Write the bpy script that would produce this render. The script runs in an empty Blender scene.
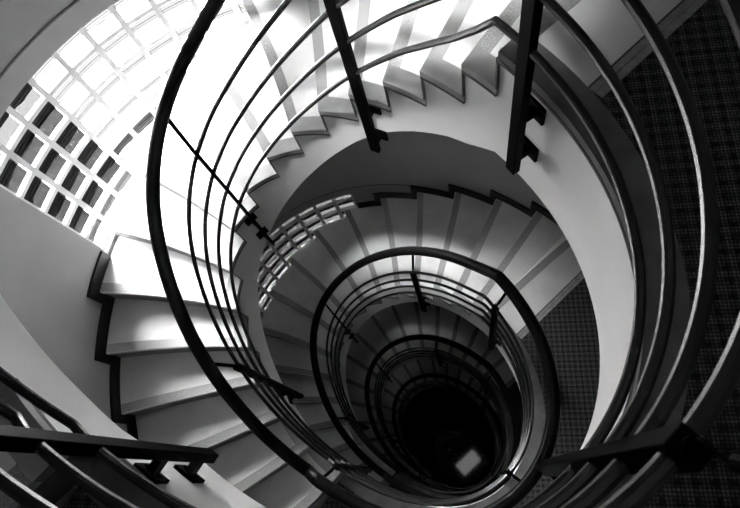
import bpy, bmesh, math, random
from mathutils import Vector, Matrix

scene = bpy.context.scene
COL = scene.collection
random.seed(4)
cos, sin, rad = math.cos, math.sin, math.radians

# ------------------------------------------------------------------ plan of the stairwell
A0, RATIO, PHI = 0.99706, 0.80590, -0.22264          # oval well
FOUR = [(-0.05196, 0.11610), (0.02444, -0.06416), (0.00496, 0.01749), (-0.00522, -0.00931), (0.00088, 0.00135)]
W = 1.0                                               # stair width
RISE, NR = 0.17, 17
H = RISE * NR                                         # storey height 2.89
TH = [76.28, 84.36, 94.77, 104.94, 114.98, 124.57, 134.18, 144.32, 155.46, 167.05, 179.41, 191.96, 205.58, 220.06, 235.23, 250.96, 267.31]
PH = [74.49, 85.0, 95.52, 106.38, 116.8, 127.3, 138.6, 149.8, 161.32, 173.17, 185.52, 197.88, 209.89, 221.98, 234.28, 246.52, 258.66]
CARPET_T = 60.4                                       # where the carpet starts on the landing
CARPET_S = 10.6                                       # its edge swings round by this much across the landing
LAND0 = TH[-1] - 360.0                                # the landing runs from here to CARPET_T
CP, SP = cos(PHI), sin(PHI)
GT0, GT1, GZ0, PITCH, ROWS, COLS = 135.0, 190.0, -.70, .19, 6, 10    # glass-block window


def cpt(t, w):
    """plan point at angle t (degrees), w metres outwards from the edge of the well"""
    a = rad(t)
    for k, (c, s) in enumerate(FOUR):
        w += c * cos((k + 1) * a) + s * sin((k + 1) * a)
    x = (A0 + w) * cos(a)
    y = (A0 * RATIO + w) * sin(a)
    return CP * x - SP * y, SP * x + CP * y


def carpet_edge(w, back=0.0):
    """the straight edge between the stone and the carpet, w metres out from the well"""
    x0, y0 = cpt(60.9, 0.0)
    x1, y1 = cpt(65.5, .475)
    L = math.hypot(x1 - x0, y1 - y0)
    dx, dy = (x1 - x0) / L, (y1 - y0) / L
    k = w * L / .475
    return x0 + dx * k + dy * back, y0 + dy * k - dx * back


def lerp(x, xs, ys):
    if x <= xs[0]:
        return ys[0]
    for i in range(len(xs) - 1):
        if x <= xs[i + 1]:
            f = (x - xs[i]) / (xs[i + 1] - xs[i])
            return ys[i] + f * (ys[i + 1] - ys[i])
    return ys[-1]


NOSE = [-RISE * i for i in range(NR)]


def nose(t):
    return lerp(t, TH, NOSE)


SOF_T = [76.28, 90, 100, 108, 118, 130, 145, 160, 172, 186, 200, 230, 250, 261, 267.31]
SOF_D = [-.56, -.44, -.39, -.365, -.37, -.41, -.46, -.50, -.49, -.52, -.52, -.54, -.50, -.46, -.57]


def soffit(t):
    return nose(t) + lerp(t, SOF_T, SOF_D)


# ------------------------------------------------------------------ materials (the photograph is black and white)
def mat(name, col, rough=0.6, metal=0.0, spec=0.4):
    m = bpy.data.materials.new(name)
    m.use_nodes = True
    b = m.node_tree.nodes['Principled BSDF']
    b.inputs['Base Color'].default_value = (col, col, col, 1)
    b.inputs['Roughness'].default_value = rough
    b.inputs['Metallic'].default_value = metal
    b.inputs['Specular IOR Level'].default_value = spec
    return m


def noisy(name, lo, hi, scale, rough=0.6, spec=0.4, detail=4, stretch=(1, 1, 1), bump=0.0, p0=.35, p1=.65):
    m = mat(name, lo, rough, 0, spec)
    nt = m.node_tree
    N, L = nt.nodes, nt.links
    b = N['Principled BSDF']
    tc = N.new('ShaderNodeTexCoord')
    mp = N.new('ShaderNodeMapping')
    mp.inputs['Scale'].default_value = stretch
    nz = N.new('ShaderNodeTexNoise')
    nz.inputs['Scale'].default_value = scale
    nz.inputs['Detail'].default_value = detail
    rp = N.new('ShaderNodeValToRGB')
    rp.color_ramp.elements[0].position = p0
    rp.color_ramp.elements[1].position = p1
    rp.color_ramp.elements[0].color = (lo, lo, lo, 1)
    rp.color_ramp.elements[1].color = (hi, hi, hi, 1)
    L.new(tc.outputs['Object'], mp.inputs['Vector'])
    L.new(mp.outputs['Vector'], nz.inputs['Vector'])
    L.new(nz.outputs['Fac'], rp.inputs['Fac'])
    L.new(rp.outputs['Color'], b.inputs['Base Color'])
    if bump:
        bp = N.new('ShaderNodeBump')
        bp.inputs['Strength'].default_value = bump
        bp.inputs['Distance'].default_value = .004
        L.new(nz.outputs['Fac'], bp.inputs['Height'])
        L.new(bp.outputs['Normal'], b.inputs['Normal'])
    return m


M = {}
M['plaster'] = noisy('white_plaster', .88, .91, 6, .75, .2, 3, p0=.3, p1=.7)
M['wall'] = noisy('grey_wall_paint', .27, .30, 3, .8, .15, 3, p0=.3, p1=.7)
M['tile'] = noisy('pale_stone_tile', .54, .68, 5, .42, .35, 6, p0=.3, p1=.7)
M['strip'] = noisy('granular_nosing_strip', .14, .44, 420, .8, .2, 2, p0=.35, p1=.7)
M['endtile'] = noisy('grey_edge_tile', .22, .30, 9, .4, .4, 5)
M['curb'] = noisy('dark_stone_curb', .07, .115, 11, .42, .4, 5)
M['riser'] = noisy('shaded_riser_stone', .16, .20, 7, .6, .2)  # shade on the risers put into the colour, darker than the treads
M['skirt'] = mat('black_skirting_stone', .010, .5, 0, .2)
M['line'] = mat('dark_edge_trim', .03, .5)
M['jointline'] = mat('dark_joint', .09, .8)
M['rail'] = mat('black_glossy_steel', .022, .25, .4, .6)
M['hand'] = mat('black_handrail_plastic', .003, .35, 0.0, .12)
M['post'] = mat('black_painted_flat_bar', .001, .5, 0.0, .02)
M['mortar'] = mat('grey_mortar', .6, .7)
M['brass'] = noisy('carpet_edge_strip', .2, .3, 40, .45, .4)
M['floor'] = noisy('dark_polished_stone', .002, .004, 5, .04, .12)
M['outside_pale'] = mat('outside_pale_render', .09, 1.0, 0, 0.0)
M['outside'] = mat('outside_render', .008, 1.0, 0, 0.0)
M['ceil'] = mat('ceiling_paint', .25, .9)


def carpet_mat():
    m = mat('dark_plaid_carpet', .02, .95, 0, .05)
    nt = m.node_tree
    N, L = nt.nodes, nt.links
    b = N['Principled BSDF']
    tc = N.new('ShaderNodeTexCoord')
    mp = N.new('ShaderNodeMapping')
    mp.inputs['Rotation'].default_value = (0, 0, rad(-19))
    L.new(tc.outputs['Object'], mp.inputs['Vector'])
    sx = N.new('ShaderNodeSeparateXYZ')
    L.new(mp.outputs['Vector'], sx.inputs['Vector'])

    def osc(out, period, phase=0.0, sharp=1.0):
        k = N.new('ShaderNodeMath'); k.operation = 'MULTIPLY_ADD'
        k.inputs[1].default_value = 2 * math.pi / period
        k.inputs[2].default_value = phase
        L.new(out, k.inputs[0])
        s = N.new('ShaderNodeMath'); s.operation = 'SINE'
        L.new(k.outputs[0], s.inputs[0])
        r = N.new('ShaderNodeMapRange')
        r.inputs['From Min'].default_value = -sharp
        r.inputs['From Max'].default_value = sharp
        L.new(s.outputs[0], r.inputs['Value'])
        return r.outputs[0]

    def mul(a, b_):
        k = N.new('ShaderNodeMath'); k.operation = 'MULTIPLY'
        L.new(a, k.inputs[0]); L.new(b_, k.inputs[1])
        return k.outputs[0]

    def add(a, b_):
        k = N.new('ShaderNodeMath'); k.operation = 'ADD'
        L.new(a, k.inputs[0]); L.new(b_, k.inputs[1])
        return k.outputs[0]
    weave = mul(osc(sx.outputs[0], .0085, 0, 1.6), osc(sx.outputs[1], .0085, 0, 1.6))
    plaid = add(osc(sx.outputs[0], .036, 0, .5), osc(sx.outputs[1], .036, 0, .5))
    big = mul(osc(sx.outputs[0], .022, 1, .8), osc(sx.outputs[1], .022, .4, .8))
    nz = N.new('ShaderNodeTexNoise')
    nz.inputs['Scale'].default_value = 140
    nz.inputs['Detail'].default_value = 2
    L.new(tc.outputs['Object'], nz.inputs['Vector'])
    v = mul(mul(weave, add(plaid, big)), nz.outputs['Fac'])
    r = N.new('ShaderNodeMapRange')
    r.inputs['From Min'].default_value = 0
    r.inputs['From Max'].default_value = 1.6
    r.inputs['To Min'].default_value = .012
    r.inputs['To Max'].default_value = .30
    L.new(v, r.inputs['Value'])
    L.new(r.outputs[0], b.inputs['Base Color'])
    return m


M['carpet'] = carpet_mat()


def glass_mat():
    m = bpy.data.materials.new('ribbed_glass_block')
    m.use_nodes = True
    nt = m.node_tree
    N, L = nt.nodes, nt.links
    N.remove(N['Principled BSDF'])
    out = N['Material Output']
    tr = N.new('ShaderNodeBsdfTransparent'); tr.inputs['Color'].default_value = (.9, .9, .9, 1)
    tl = N.new('ShaderNodeBsdfTranslucent'); tl.inputs['Color'].default_value = (.85, .85, .85, 1)
    gl = N.new('ShaderNodeBsdfGlossy'); gl.inputs['Roughness'].default_value = .15
    gl.inputs['Color'].default_value = (.8, .8, .8, 1)
    m1 = N.new('ShaderNodeMixShader'); m1.inputs[0].default_value = .0004
    # moulded ribs in each block's upper half, their dark refraction put into the colour
    tc = N.new('ShaderNodeTexCoord')
    sx = N.new('ShaderNodeSeparateXYZ'); L.new(tc.outputs['Object'], sx.inputs[0])

    def math_(op, a, b=None, c=None):
        k = N.new('ShaderNodeMath'); k.operation = op
        for i, v in enumerate((a, b, c)):
            if v is None:
                continue
            if isinstance(v, (int, float)):
                k.inputs[i].default_value = v
            else:
                L.new(v, k.inputs[i])
        return k.outputs[0]
    fr = math_('FRACT', math_('DIVIDE', sx.outputs[2], PITCH))
    s1 = math_('MULTIPLY_ADD', math_('SINE', math_('MULTIPLY', fr, 2 * math.pi * 12)), .5, .5)
    nz = N.new('ShaderNodeTexNoise'); nz.inputs['Scale'].default_value = 5
    L.new(tc.outputs['Object'], nz.inputs['Vector'])
    up = math_('GREATER_THAN', fr, math_('MULTIPLY_ADD', nz.outputs['Fac'], .4, .32))
    rib = up
    rcol = N.new('ShaderNodeMixRGB'); L.new(s1, rcol.inputs[0])
    rcol.inputs[1].default_value = (.006, .006, .006, 1); rcol.inputs[2].default_value = (.02, .02, .02, 1)
    tcol = N.new('ShaderNodeMixRGB'); L.new(rib, tcol.inputs[0])
    tcol.inputs[1].default_value = (.8, .8, .8, 1)
    L.new(rcol.outputs[0], tcol.inputs[2])
    L.new(tcol.outputs[0], tr.inputs['Color'])
    tcl = N.new('ShaderNodeMixRGB'); L.new(rib, tcl.inputs[0])
    tcl.inputs[1].default_value = (.85, .85, .85, 1); tcl.inputs[2].default_value = (.02, .02, .02, 1)
    L.new(tcl.outputs[0], tl.inputs['Color'])
    m2 = N.new('ShaderNodeMixShader'); m2.inputs[0].default_value = .003
    df = N.new('ShaderNodeBsdfDiffuse'); df.inputs['Color'].default_value = (.8, .8, .8, 1)
    m3 = N.new('ShaderNodeMixShader'); m3.inputs[0].default_value = .03
    L.new(tr.outputs[0], m1.inputs[1]); L.new(tl.outputs[0], m1.inputs[2])
    L.new(m1.outputs[0], m2.inputs[1]); L.new(gl.outputs[0], m2.inputs[2])
    L.new(m2.outputs[0], m3.inputs[1]); L.new(df.outputs[0], m3.inputs[2])
    L.new(m3.outputs[0], out.inputs['Surface'])
    return m


M['glass'] = glass_mat()


def emit_mat(name, s):
    m = bpy.data.materials.new(name)
    m.use_nodes = True
    b = m.node_tree.nodes['Principled BSDF']
    b.inputs['Base Color'].default_value = (.8, .8, .8, 1)
    b.inputs['Emission Color'].default_value = (1, 1, 1, 1)
    b.inputs['Emission Strength'].default_value = s
    return m


# ------------------------------------------------------------------ mesh helpers
class MB:
    def __init__(self):
        self.v, self.f = [], []

    def add(self, vs, fs):
        o = len(self.v)
        self.v += [tuple(p) for p in vs]
        self.f += [tuple(i + o for i in f) for f in fs]

    def solid(self, us, ws, fxy, ztop, zbot):
        """closed slab: plan grid us x ws, heights ztop(u) / zbot(u)"""
        zt = ztop if callable(ztop) else (lambda u: ztop)
        zb = zbot if callable(zbot) else (lambda u: zbot)
        nu, nw = len(us), len(ws)
        top, bot = [], []
        for u in us:
            for w in ws:
                x, y = fxy(u, w)
                top.append((x, y, zt(u)))
                bot.append((x, y, zb(u)))
        vs = top + bot
        n = nu * nw
        fs = []
        I = lambda i, j: i * nw + j
        for i in range(nu - 1):
            for j in range(nw - 1):
                fs.append((I(i, j), I(i + 1, j), I(i + 1, j + 1), I(i, j + 1)))
                fs.append((n + I(i, j), n + I(i, j + 1), n + I(i + 1, j + 1), n + I(i + 1, j)))
        for i in range(nu - 1):
            fs.append((I(i, 0), n + I(i, 0), n + I(i + 1, 0), I(i + 1, 0)))
            fs.append((I(i, nw - 1), I(i + 1, nw - 1), n + I(i + 1, nw - 1), n + I(i, nw - 1)))
        for j in range(nw - 1):
            fs.append((I(0, j), I(0, j + 1), n + I(0, j + 1), n + I(0, j)))
            fs.append((I(nu - 1, j), n + I(nu - 1, j), n + I(nu - 1, j + 1), I(nu - 1, j + 1)))
        self.add(vs, fs)

    def box(self, c, ax, ay, az):
        c, ax, ay, az = Vector(c), Vector(ax), Vector(ay), Vector(az)
        vs = [c + sx * ax + sy * ay + sz * az for sx in (-1, 1) for sy in (-1, 1) for sz in (-1, 1)]
        self.add(vs, [(0, 1, 3, 2), (4, 6, 7, 5), (0, 4, 5, 1), (2, 3, 7, 6), (0, 2, 6, 4), (1, 5, 7, 3)])

    def tube(self, pts, r, n=10, squash=None):
        pts = [Vector(p) for p in pts]
        vs, fs = [], []
        up = Vector((0, 0, 1))
        for i, p in enumerate(pts):
            t = (pts[min(i + 1, len(pts) - 1)] - pts[max(i - 1, 0)]).normalized()
            ref = up if abs(t.z) < .95 else Vector((1, 0, 0))
            s = t.cross(ref).normalized()
            q = s.cross(t).normalized()
            for k in range(n):
                a = 2 * math.pi * k / n
                vs.append(p + s * (r * cos(a)) + q * (r * (squash or 1) * sin(a)))
        m = len(pts)
        for i in range(m - 1):
            for k in range(n):
                fs.append((i * n + k, i * n + (k + 1) % n, (i + 1) * n + (k + 1) % n, (i + 1) * n + k))
        self.add(vs, fs)
        self.add(vs[:n], [tuple(range(n - 1, -1, -1))])
        self.add(vs[-n:], [tuple(range(n))])

    def build(self, name, material, parent=None, smooth=False, bevel=0):
        me = bpy.data.meshes.new(name)
        org = Vector((0, 0, 0))
        if parent is not None:
            org = parent.get('_org') and Vector(parent['_org']) or Vector((0, 0, 0))
        me.from_pydata([tuple(Vector(p) - org) for p in self.v], [], self.f)
        bm = bmesh.new(); bm.from_mesh(me)
        bmesh.ops.recalc_face_normals(bm, faces=bm.faces)
        bm.to_mesh(me); bm.free()
        me.materials.append(material)
        if smooth:
            me.polygons.foreach_set('use_smooth', [True] * len(me.polygons))
            me.set_sharp_from_angle(angle=rad(35))
        o = bpy.data.objects.new(name, me)
        COL.objects.link(o)
        if parent is not None:
            o.parent = parent
            o['_org'] = tuple(org)
        if bevel:
            b = o.modifiers.new('bevel', 'BEVEL')
            b.width = bevel; b.segments = 2; b.limit_method = 'ANGLE'; b.angle_limit = rad(40)
        return o


def tag(o, label, cat, group=None, kind=None):
    o['label'] = label
    o['category'] = cat
    if group:
        o['group'] = group
    if kind:
        o['kind'] = kind
    return o


def empty(name, loc):
    o = bpy.data.objects.new(name, None)
    COL.objects.link(o)
    o.location = loc
    o['_org'] = tuple(loc)
    o.empty_display_size = .1
    return o


def copy_tree(o, parent=None):
    c = o.copy()
    COL.objects.link(c)
    if parent is not None:
        c.parent = parent
    for ch in [x for x in o.children]:
        copy_tree(ch, c)
    return c


def frange(a, b, step):
    n = max(1, int(math.ceil(abs(b - a) / step)))
    return [a + (b - a) * i / n for i in range(n + 1)]


# ------------------------------------------------------------------ one flight of stairs (hangs from the landing at z = 0)
def ang(k, v, w):
    """angle at step k (1..17); v = 0 at its riser, 1 at the riser above"""
    f = max(-.05, w / W)
    a0 = TH[k - 1] + (PH[k - 1] - TH[k - 1]) * f
    if k == 1:
        a1 = CARPET_T + CARPET_S * f          # only used for the direction of the tread
    else:
        a1 = TH[k - 2] + (PH[k - 2] - TH[k - 2]) * f
    return a0 + (a1 - a0) * v


WS = [0.0, .25, .5, .75, 1.0]


def make_flight():
    bx, by = cpt(170, .5)
    root = empty('stair_flight', (bx, by, -H))
    st = MB()
    tr = MB()
    for k in range(1, NR + 1):
        z = -(k - 1) * RISE
        if k > 1:
            fxy = lambda v, w, k=k: cpt(ang(k, v, w), w)
        else:
            def fxy(v, w):
                a, b = cpt(ang(1, 0, w), w), carpet_edge(w)
                return a[0] + (b[0] - a[0]) * v, a[1] + (b[1] - a[1]) * v
        vs = [i / 6 for i in range(7)]
        s = MB()
        ov = -.045 if k > 1 else -.03
        s.solid([ov] + vs, [.004] + WS[1:], fxy, z, z - .034)
        so = s.build('step', M['tile'], root)
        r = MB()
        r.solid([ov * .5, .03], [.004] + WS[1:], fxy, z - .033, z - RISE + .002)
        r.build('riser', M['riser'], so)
        # nosing strip: constant width across the stair
        n = MB()

        def fstrip(u, w, k=k):
            x0, y0 = cpt(ang(k, 0, w), w)
            x1, y1 = cpt(ang(k, 1, w), w)
            L = math.hypot(x1 - x0, y1 - y0)
            d = -.0095 + u
            return x0 + (x1 - x0) / L * d, y0 + (y1 - y0) / L * d
        w0 = .075 if k > 1 else .09
        n.solid([0, .058], [w0, .3, .5, .75, .998], fstrip, z + .0025, z - .036)
        n.build('nosing_strip', M['strip'], so)
        if k > 1:
            e = MB()
            e.solid([ov] + vs, [-.012, .075], fxy, z + .002, z - .03)
            e.build('end_tile', M['endtile'], so)
            # body of the flight under this step
            st.solid(vs, [0, .25, .5, .75, .995], fxy, z - .003, lambda v, k=k: soffit(ang(k, v, 0)))
            tr.solid([ov] + vs, [-.013, -.003], fxy, z - .028, z - .040)
        tr.solid([ov * .9, ov * .9 + .03], [-.0135, -.002], fxy, z - .028, z - RISE - .001)
    st.build('stringer', M['plaster'], root, smooth=True)
    tr.build('edge_trim', M['line'], root)
    # stepped skirting along the outer wall, one run on either side of the glass blocks
    for lo, hi in ((0, GT0 - .3), (GT1 + .3, 400)):
        sk = MB()
        for k in range(1, NR + 1):
            z = -(k - 1) * RISE
            fxy = lambda v, w, k=k: cpt(ang(k, v, min(w, W)), w)
            free = [v for v in [-.2 + i / 60 for i in range(73)] if lo < ang(k, v, W) < hi]
            if len(free) < 3:
                continue
            va = free[:-1:6] + [free[-1]]
            sk.solid(va, [W - .014, W + .004], fxy, z + .095, z - .01)
            if lo < ang(k, -.2, W):
                vb = [v for v in free if v <= .12]
                if len(vb) > 1 and vb[0] < -.19:
                    sk.solid([vb[0], vb[-1]], [W - .014, W + .004], fxy, z + .095, z - RISE + .02)
        sk.build('skirting', M['skirt'], root)
    return root


# ------------------------------------------------------------------ landing slab at z = 0
def make_landing():
    t = frange(LAND0, CARPET_T, 3)
    full = frange(LAND0, TH[0], 3)
    c = cpt(-5, .5)
    root = empty('floor', (c[0], c[1], 0))
    s = MB()
    s.solid(full, [0, .3, .6, W - .003], cpt, -.012, -.56)
    s.build('slab', M['plaster'], root, smooth=True)
    cb = MB()
    cb.solid(full, [-.012, .088], cpt, .004, -.028)
    cb.build('stone_curb', M['curb'], root)
    tr = MB()
    tr.solid(full, [-.014, -.002], cpt, -.028, -.042)
    tr.build('edge_trim', M['line'], root)
    cp = MB()

    def fc(a, w):
        if a <= 40:
            return cpt(a, w)
        f = (a - 40) / (CARPET_T - 40)
        p, q = cpt(40 + f * (CARPET_T - 40), w), carpet_edge(w)
        return p[0] + (q[0] - p[0]) * f, p[1] + (q[1] - p[1]) * f
    cp.solid(t, [.04, .3, .6, W - .003], fc, 0.0, -.012)
    cp.build('carpet', M['carpet'], root)
    e = MB()

    def fe(u, w):
        return carpet_edge(w, u)
    for a, b in ((.006, .026), (.028, .05)):
        e.solid([a, b], [.088, .4, .7, .996], fe, .004, -.01)
    e.build('edge_strip', M['brass'], root)
    e = MB()
    e.solid([-.001, .0055], [.088, .4, .7, .996], fe, .001, -.01)
    e.build('joint', M['line'], root)
    sk = MB()
    sk.solid(frange(LAND0, CARPET_T + CARPET_S, 4), [W - .014, W + .004], cpt, .085, -.01)
    sk.build('skirting', M['skirt'], root)
    return root


# ------------------------------------------------------------------ railing of one storey: around the landing and down the flight
RAIL_W, HAND_W = -.0674, .0204
RAIL_F = [.0954, .267, .4385, .6225]
RAIL_L = [.1956, .379, .5617, .7453]
HAND_F, HAND_L = .860, .996


DEV_T = [78, 85, 98, 111, 125, 140, 155, 215, 228, 240, 255, 267.3]
DEV = [.06, .08, .088, .073, .04, .012, 0, 0, -.03, -.07, -.09, -.08]


def rail_z(t, hf, hl):
    """height of a rail along landing (t < TH[0]) and flight"""
    s0 = RISE / (TH[1] - TH[0])
    s1 = RISE / (TH[16] - TH[15])
    if t < TH[0]:
        z = min(hl, hf + .06 + s0 * (TH[0] - t))
        e = (t + 360) - TH[16]               # start of this landing: rails come down from the flight above
        return z
    return nose(t) + hf + lerp(t, DEV_T, DEV)


def rail_path(w, hf, hl):
    ts = sorted(set(frange(LAND0 + 4.5, TH[0], 2) + frange(TH[0], TH[16], 1.5) + frange(TH[16], TH[16] + 6, 1.5)))
    out = []
    s1 = RISE / (TH[16] - TH[15])
    for t in ts:
        if t > TH[16]:
            z = -H + hl + (nose(TH[16]) + hf + DEV[-1] + H - hl) * max(0, 1 - (t - TH[16]) / 4.4)
        else:
            z = rail_z(t, hf, hl)
        x, y = cpt(t, w)
        out.append((x, y, z))
    # soften the kinks a little
    for _ in range(0):
        out = [out[0]] + [tuple((out[i - 1][j] + 2 * out[i][j] + out[i + 1][j]) / 4 for j in range(3)) for i in range(1, len(out) - 1)] + [out[-1]]
    return out


#        angle, half size along the wall, half size across, on the landing?
POSTS = [(-87.0, .019, .015, True), (-8.3, .014, .018, True), (67.0, .021, .014, True),
         (110.9, .024, .012, False), (159.9, .009, .022, False), (222.8, .012, .022, False)]


def make_railing():
    c = cpt(-10, -.05)
    root = empty('stair_railing', (c[0], c[1], 0))
    for hf, hl in zip(RAIL_F, RAIL_L):
        m = MB(); m.tube(rail_path(RAIL_W, hf, hl), .0112, 10)
        m.build('rail', M['rail'], root, smooth=True)
    m = MB(); m.tube(rail_path(HAND_W, HAND_F, HAND_L), .036, 16, .75)
    m.build('handrail', M['hand'], root, smooth=True)
    for t, ht, hr, land in POSTS:
        z0 = 0.0 if land else nose(t)
        x, y = cpt(t, RAIL_W)
        a, b = Vector(cpt(t - .5, RAIL_W)), Vector(cpt(t + .5, RAIL_W))
        tan = (b - a).normalized()
        nor = Vector((tan.y, -tan.x))
        if nor.dot(Vector((x, y))) < 0:
            nor = -nor
        T, Nn = Vector((tan.x, tan.y, 0)), Vector((nor.x, nor.y, 0))
        ztop = z0 + (RAIL_L[3] + .035 if land else RAIL_F[3] + .04)
        zbot = z0 + (-.40 if land else (-.40 if t < 130 else -.48 if t < 200 else -.60))
        p = MB()
        p.box((x, y, (ztop + zbot) / 2), T * ht, Nn * hr, Vector((0, 0, (ztop - zbot) / 2)))
        po = p.build('post', M['post'], root, bevel=.002)
        # arm from the top of the post to the handrail
        zh = z0 + (HAND_L if land else HAND_F)
        hx, hy = cpt(t, HAND_W)
        am = MB()
        am.tube([(x, y, ztop - .05), (x, y, ztop + .01), (x + (hx - x) * .25, y + (hy - y) * .25, ztop + .05),
                 (x + (hx - x) * .8, y + (hy - y) * .8, zh - .05), (hx, hy, zh - .012)], .0095, 10)
        am.build('arm', M['post'], po, smooth=True)
        fx, fy = cpt(t, 0)
        d = (Vector((fx, fy)) - Vector((x, y))).length
        zb = (-.115, -.33) if land else (-.135, -.35) if t < 130 else (-.19, -.40) if t < 200 else (-.30, -.50)
        for q in zb:
            k = MB()
            P0 = Vector((x, y, z0 + q))
            k.box(P0 + Nn * (d * .5 + hr * .4), T * .012, Nn * (d * .5 - hr * .2), Vector((0, 0, .018)))
            k.box(P0 + Nn * (d - .005), T * .04, Nn * .006, Vector((0, 0, .036)))
            for sx in (-1, 1):
                k.box(P0 + Nn * (d - .013) + T * (.022 * sx), T * .006, Nn * .004, Vector((0, 0, .006)))
            k.build('bracket', M['post'], po, bevel=.0015)
    return root


# ------------------------------------------------------------------ glass-block window of one storey


def make_window(n):
    c = cpt(162, W + .05)
    root = empty('window_%d' % n, (c[0], c[1], GZ0 - PITCH * ROWS))
    g = MB()
    dt = (GT1 - GT0) / COLS
    w0, w1 = W + .035, W + .115
    for i in range(COLS + 1):
        t = GT0 + i * dt
        g.solid([t - .5, t + .5], [w0, w1], cpt, GZ0 + .01, GZ0 - PITCH * ROWS - .01)
    for j in range(ROWS + 1):
        z = GZ0 - j * PITCH
        g.solid(frange(GT0, GT1, 2), [w0, w0 + .028], cpt, z + .013, z - .013)
    g.build('mortar_grid', M['mortar'], root)
    p = MB()
    nrib = 8
    for i in range(COLS):
        for j in range(ROWS):
            ta, tb = GT0 + i * dt + .2, GT0 + (i + 1) * dt - .2
            za, zb = GZ0 - j * PITCH - .006, GZ0 - (j + 1) * PITCH + .006
            ts = frange(ta, tb, 2)
            rows = nrib * 4
            vs, fs = [], []
            for r in range(rows + 1):
                f = r / rows
                z = za + (zb - za) * f
                edge = min(1, min(f, 1 - f) * 8)
                wv = w0 + .014 - .0035 * sin(2 * math.pi * nrib * f) * edge
                for t in ts:
                    x, y = cpt(t, wv)
                    vs.append((x, y, z))
            m_ = len(ts)
            for r in range(rows):
                for q in range(m_ - 1):
                    fs.append((r * m_ + q, r * m_ + q + 1, (r + 1) * m_ + q + 1, (r + 1) * m_ + q))
            p.add(vs, fs)
    o = p.build('pane', M['glass'], root)
    return root


# ------------------------------------------------------------------ the stair tower
ZB, ZT = -4 * H, 2 * H
LEVELS = [H, 0.0, -H, -2 * H, -3 * H]


def wall_mesh(t0, t1, holes):
    m = MB()
    inside = lambda t, z: any(GT0 < t < GT1 and zb < z < zt for zb, zt in holes)
    ts = sorted(set(frange(t0, t1, 3) + ([GT0, GT1] if holes else [])))
    if holes:
        ts = [t for t in ts if t in (GT0, GT1) or (abs(t - GT0) > .6 and abs(t - GT1) > .6)]
    zs = sorted(set([ZB, ZT] + [z for h_ in holes for z in h_]))
    wi, wo = W + .004, W + .26
    for i in range(len(ts) - 1):
        for j in range(len(zs) - 1):
            tm, zm = (ts[i] + ts[i + 1]) / 2, (zs[j] + zs[j + 1]) / 2
            if inside(tm, zm):
                continue
            P = lambda t, w, z: (*cpt(t, w), z)
            a, b, lo, hi = ts[i], ts[i + 1], zs[j], zs[j + 1]
            vs = [P(a, wi, lo), P(b, wi, lo), P(b, wi, hi), P(a, wi, hi), P(a, wo, lo), P(b, wo, lo), P(b, wo, hi), P(a, wo, hi)]
            fs = [(0, 3, 2, 1), (4, 5, 6, 7)]
            solid = lambda t, z: t0 < t < t1 and ZB < z < ZT and not inside(t, z)
            if not solid(a - .1, zm): fs.append((0, 4, 7, 3))
            if not solid(b + .1, zm): fs.append((1, 2, 6, 5))
            if not solid(tm, lo - .01): fs.append((0, 1, 5, 4))
            if not solid(tm, hi + .01): fs.append((3, 7, 6, 2))
            m.add(vs, fs)
    return m


def weld(o):
    bm = bmesh.new(); bm.from_mesh(o.data)
    bmesh.ops.remove_doubles(bm, verts=bm.verts, dist=1e-5)
    bmesh.ops.recalc_face_normals(bm, faces=bm.faces)
    bm.to_mesh(o.data); bm.free()
    o.data.polygons.foreach_set('use_smooth', [True] * len(o.data.polygons))
    o.data.set_sharp_from_angle(angle=rad(35))


holes = [(z + GZ0 - PITCH * ROWS, z + GZ0 - .02) for z in LEVELS[1:]]
wl = wall_mesh(70, 268, holes).build('wall_left', M['wall'])
weld(wl)
tag(wl, 'curved grey outer wall of the stairwell beside the steps', 'wall', kind='structure')
wr = wall_mesh(-92, 70, []).build('wall_right', M['wall'])
weld(wr)
tag(wr, 'curved wall behind the carpeted landings on the right', 'wall', kind='structure')

# thin joint line in the wall above each glass-block window
for i, z in enumerate(LEVELS[1:]):
    j = MB()
    j.solid(frange(115, 215, 3), [W - .0005, W + .0045], cpt, z - .588, z - .598)
    jo = j.build('trim_%d' % (i + 1), M['jointline'])
    where = ['above the bright glass blocks at upper left', 'above the dim glass blocks one storey down',
             'above the glass blocks two storeys down', 'above the glass blocks at the foot of the well'][i]
    tag(jo, 'thin dark horizontal joint in the wall ' + where, 'joint', kind='structure')

ring = frange(0, 360, 4)
m = MB()
mid = (0.02, -0.02)
m.solid(ring, [0.0, 1.0], lambda t, s: (mid[0] + (cpt(t, W + .26)[0] - mid[0]) * max(s, .001), mid[1] + (cpt(t, W + .26)[1] - mid[1]) * max(s, .001)), ZB, ZB - .15)
fo = m.build('floor', M['floor'])
tag(fo, 'dark polished floor at the bottom of the stairwell', 'floor', kind='structure')
m = MB()
m.solid(ring, [0.0, 1.0], lambda t, s: (mid[0] + (cpt(t, W + .26)[0] - mid[0]) * max(s, .001), mid[1] + (cpt(t, W + .26)[1] - mid[1]) * max(s, .001)), ZT + .15, ZT)
ce = m.build('ceiling', M['ceil'])
tag(ce, 'plain ceiling over the top of the stairwell', 'ceiling', kind='structure')

# ------------------------------------------------------------------ build one of each, then copy storey by storey
flight, landing, railing = make_flight(), make_landing(), make_railing()


def put(root, dz):
    root.location.z += dz
    return root


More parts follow.
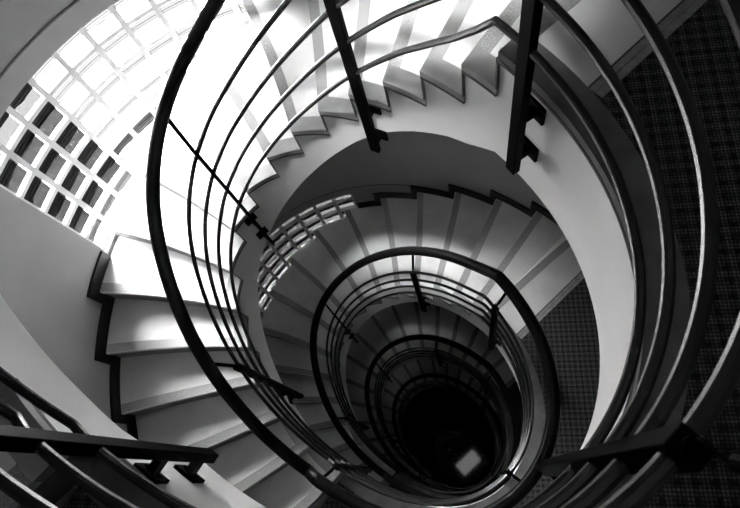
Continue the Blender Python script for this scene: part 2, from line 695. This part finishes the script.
FL = [(0, flight), (H, None), (-H, None), (-2 * H, None), (-3 * H, None)]
fl_labels = {0: 'bright flight of pale stone steps with jagged white side, beside the big glass-block wall',
             H: 'flight rising over the lower left corner, showing only its smooth white side',
             -H: 'shaded flight one storey down, its steps glowing next to the handrail',
             -2 * H: 'dim flight of steps two storeys down inside the second ring',
             -3 * H: 'almost black flight of steps lowest in the well'}
la_labels = {0: 'carpeted landing at right with dark stone curb and bright white edge face',
             H: 'landing slab overhead at the top of the stairwell',
             -H: 'dark carpeted landing one storey down, under the white edge face',
             -2 * H: 'dark landing two storeys down inside the lower railing',
             -3 * H: 'black landing lowest in the well'}
ra_labels = {0: 'large black steel railing sweeping around the whole picture, nearest the camera',
             H: 'black railing of the flight rising out of the picture at the lower left',
             -H: 'black railing ring one storey down in the middle of the well',
             -2 * H: 'dim railing ring two storeys down, second from the centre',
             -3 * H: 'smallest railing ring deep in the black well'}
for dz in (0, H, -H, -2 * H, -3 * H):
    for proto, labels, cat, grp, kind in ((flight, fl_labels, 'stairs', 'flights of stairs', None),
                                          (landing, la_labels, 'landing', 'landings', 'structure'),
                                          (railing, ra_labels, 'railing', 'stair railings', None)):
        r = proto if dz == 0 else put(copy_tree(proto), dz)
        if proto is railing and dz == H:
            po = [c for c in r.children if c.name.startswith('post')][-1]
            for b in list(po.children):
                bpy.data.objects.remove(b)
            bpy.data.objects.remove(po)
        tag(r, labels[dz], cat, grp, kind)
win0 = make_window(1)
wi_labels = {0: 'large bright glass-block window at upper left', -H: 'dim glass-block window one storey down, left of the middle', -2 * H: 'glass-block window two storeys down',
             -3 * H: 'glass-block window at the foot of the well'}
for i, dz in enumerate((0, -H, -2 * H, -3 * H)):
    r = win0 if dz == 0 else put(copy_tree(win0), dz)
    r.name = 'window_%d' % (i + 1)
    tag(r, wi_labels[dz], 'window', None, 'structure')

# ------------------------------------------------------------------ ceiling light over the well (seen as a reflection in the floor far below)
lc = Vector((.20, .24, ZT))
ex = Vector((.52, .93, 0)).normalized()
ey = Vector((-ex.y, ex.x, 0))
root = empty('ceiling_light', tuple(lc - Vector((0, 0, .08))))
m = MB()
for s in (-1, 1):
    m.box(lc + ex * (.62 * s) - Vector((0, 0, .04)), ex * .02, ey * .36, Vector((0, 0, .04)))
    m.box(lc + ey * (.34 * s) - Vector((0, 0, .04)), ex * .60, ey * .02, Vector((0, 0, .04)))
m.build('frame', M['post'], root)
m = MB(); m.box(lc - Vector((0, 0, .05)), ex * .60, ey * .32, Vector((0, 0, .01)))
LAMP = emit_mat('lit_diffuser', 12.0)
m.build('diffuser', LAMP, root)
tag(root, 'lit rectangular ceiling light mirrored in the black floor at the bottom of the well', 'lamp')

# ------------------------------------------------------------------ daylight
w = bpy.data.worlds.new('overcast_sky')
scene.world = w
w.use_nodes = True
bg = w.node_tree.nodes['Background']
bg.inputs['Color'].default_value = (1, 1, 1, 1)
bg.inputs['Strength'].default_value = 64.0

sl = bpy.data.lights.new('sun', 'SUN')
sl.energy = 220.0
sl.angle = rad(40)
so = bpy.data.objects.new('sun', sl)
COL.objects.link(so)
gx, gy = cpt(160, W)
dr = Vector((-gx + .1, -gy - .15, 0)).normalized() * cos(rad(38)) + Vector((0, 0, -sin(rad(38))))
so.rotation_euler = dr.to_track_quat('-Z', 'Y').to_euler()
so.location = (-6, 0, 6)

# outside: walls added and shaped to keep the daylight from the lower windows
for ta, tb, zt, nm, ma, lb in ((100, 172.9, -2.5, 'added_outside_wall', 'outside_pale', 'lower pale wall added outside to block daylight behind the dim glass blocks one storey down'),
                               (173, 236, -1.55, 'added_outside_wall', 'outside', 'dark wall added outside to block daylight, seen dimly through the lower left glass blocks')):
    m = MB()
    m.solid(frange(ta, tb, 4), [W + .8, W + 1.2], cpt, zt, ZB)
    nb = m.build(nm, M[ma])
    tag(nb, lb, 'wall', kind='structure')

# added spot without a fixture, in place of overhead light through the well
sp = bpy.data.lights.new('added_spot', 'SPOT')
sp.energy = 6500
sp.spot_size = rad(13)
sp.spot_blend = 1.0
sp.shadow_soft_size = .35
spo = bpy.data.objects.new('added_spot', sp)
COL.objects.link(spo)
spo.location = (.55, -.2, ZT - .1)
spo.rotation_euler = (Vector((-.16, 1.16, -.45)) - spo.location).to_track_quat('-Z', 'Y').to_euler()

# ------------------------------------------------------------------ camera
cam = bpy.data.cameras.new('camera')
co = bpy.data.objects.new('camera', cam)
COL.objects.link(co)
R = Matrix(((0.9250686496285326, 0.3404098732575922, -0.16843132625255075),
            (-0.2634163716643547, 0.8945300313135688, 0.3611479450548378),
            (0.27360520575023733, -0.2897190730119362, 0.9171712218116499)))
co.matrix_world = Matrix.Translation((0.6756112325216728, -0.3876818592587327, 1.3586312367251223)) @ R.transposed().to_4x4()
cam.sensor_width = 36
cam.lens = 570.4525516003189 / 740 * 36
cam.clip_start = .01
cam.clip_end = 100
cam.dof.use_dof = True
cam.dof.focus_distance = 2.4
cam.dof.aperture_fstop = 11
scene.camera = co

# ------------------------------------------------------------------ look
vs = scene.view_settings
vs.view_transform = 'Standard'
vs.look = 'None'
vs.exposure = 0.15
vs.gamma = 1
vs.use_curve_mapping = False
scene.cycles.use_denoising = True
scene.cycles.max_bounces = 8
scene.cycles.diffuse_bounces = 5
scene.cycles.transparent_max_bounces = 16
for o in list(bpy.data.objects):
    if '_org' in o:
        del o['_org']
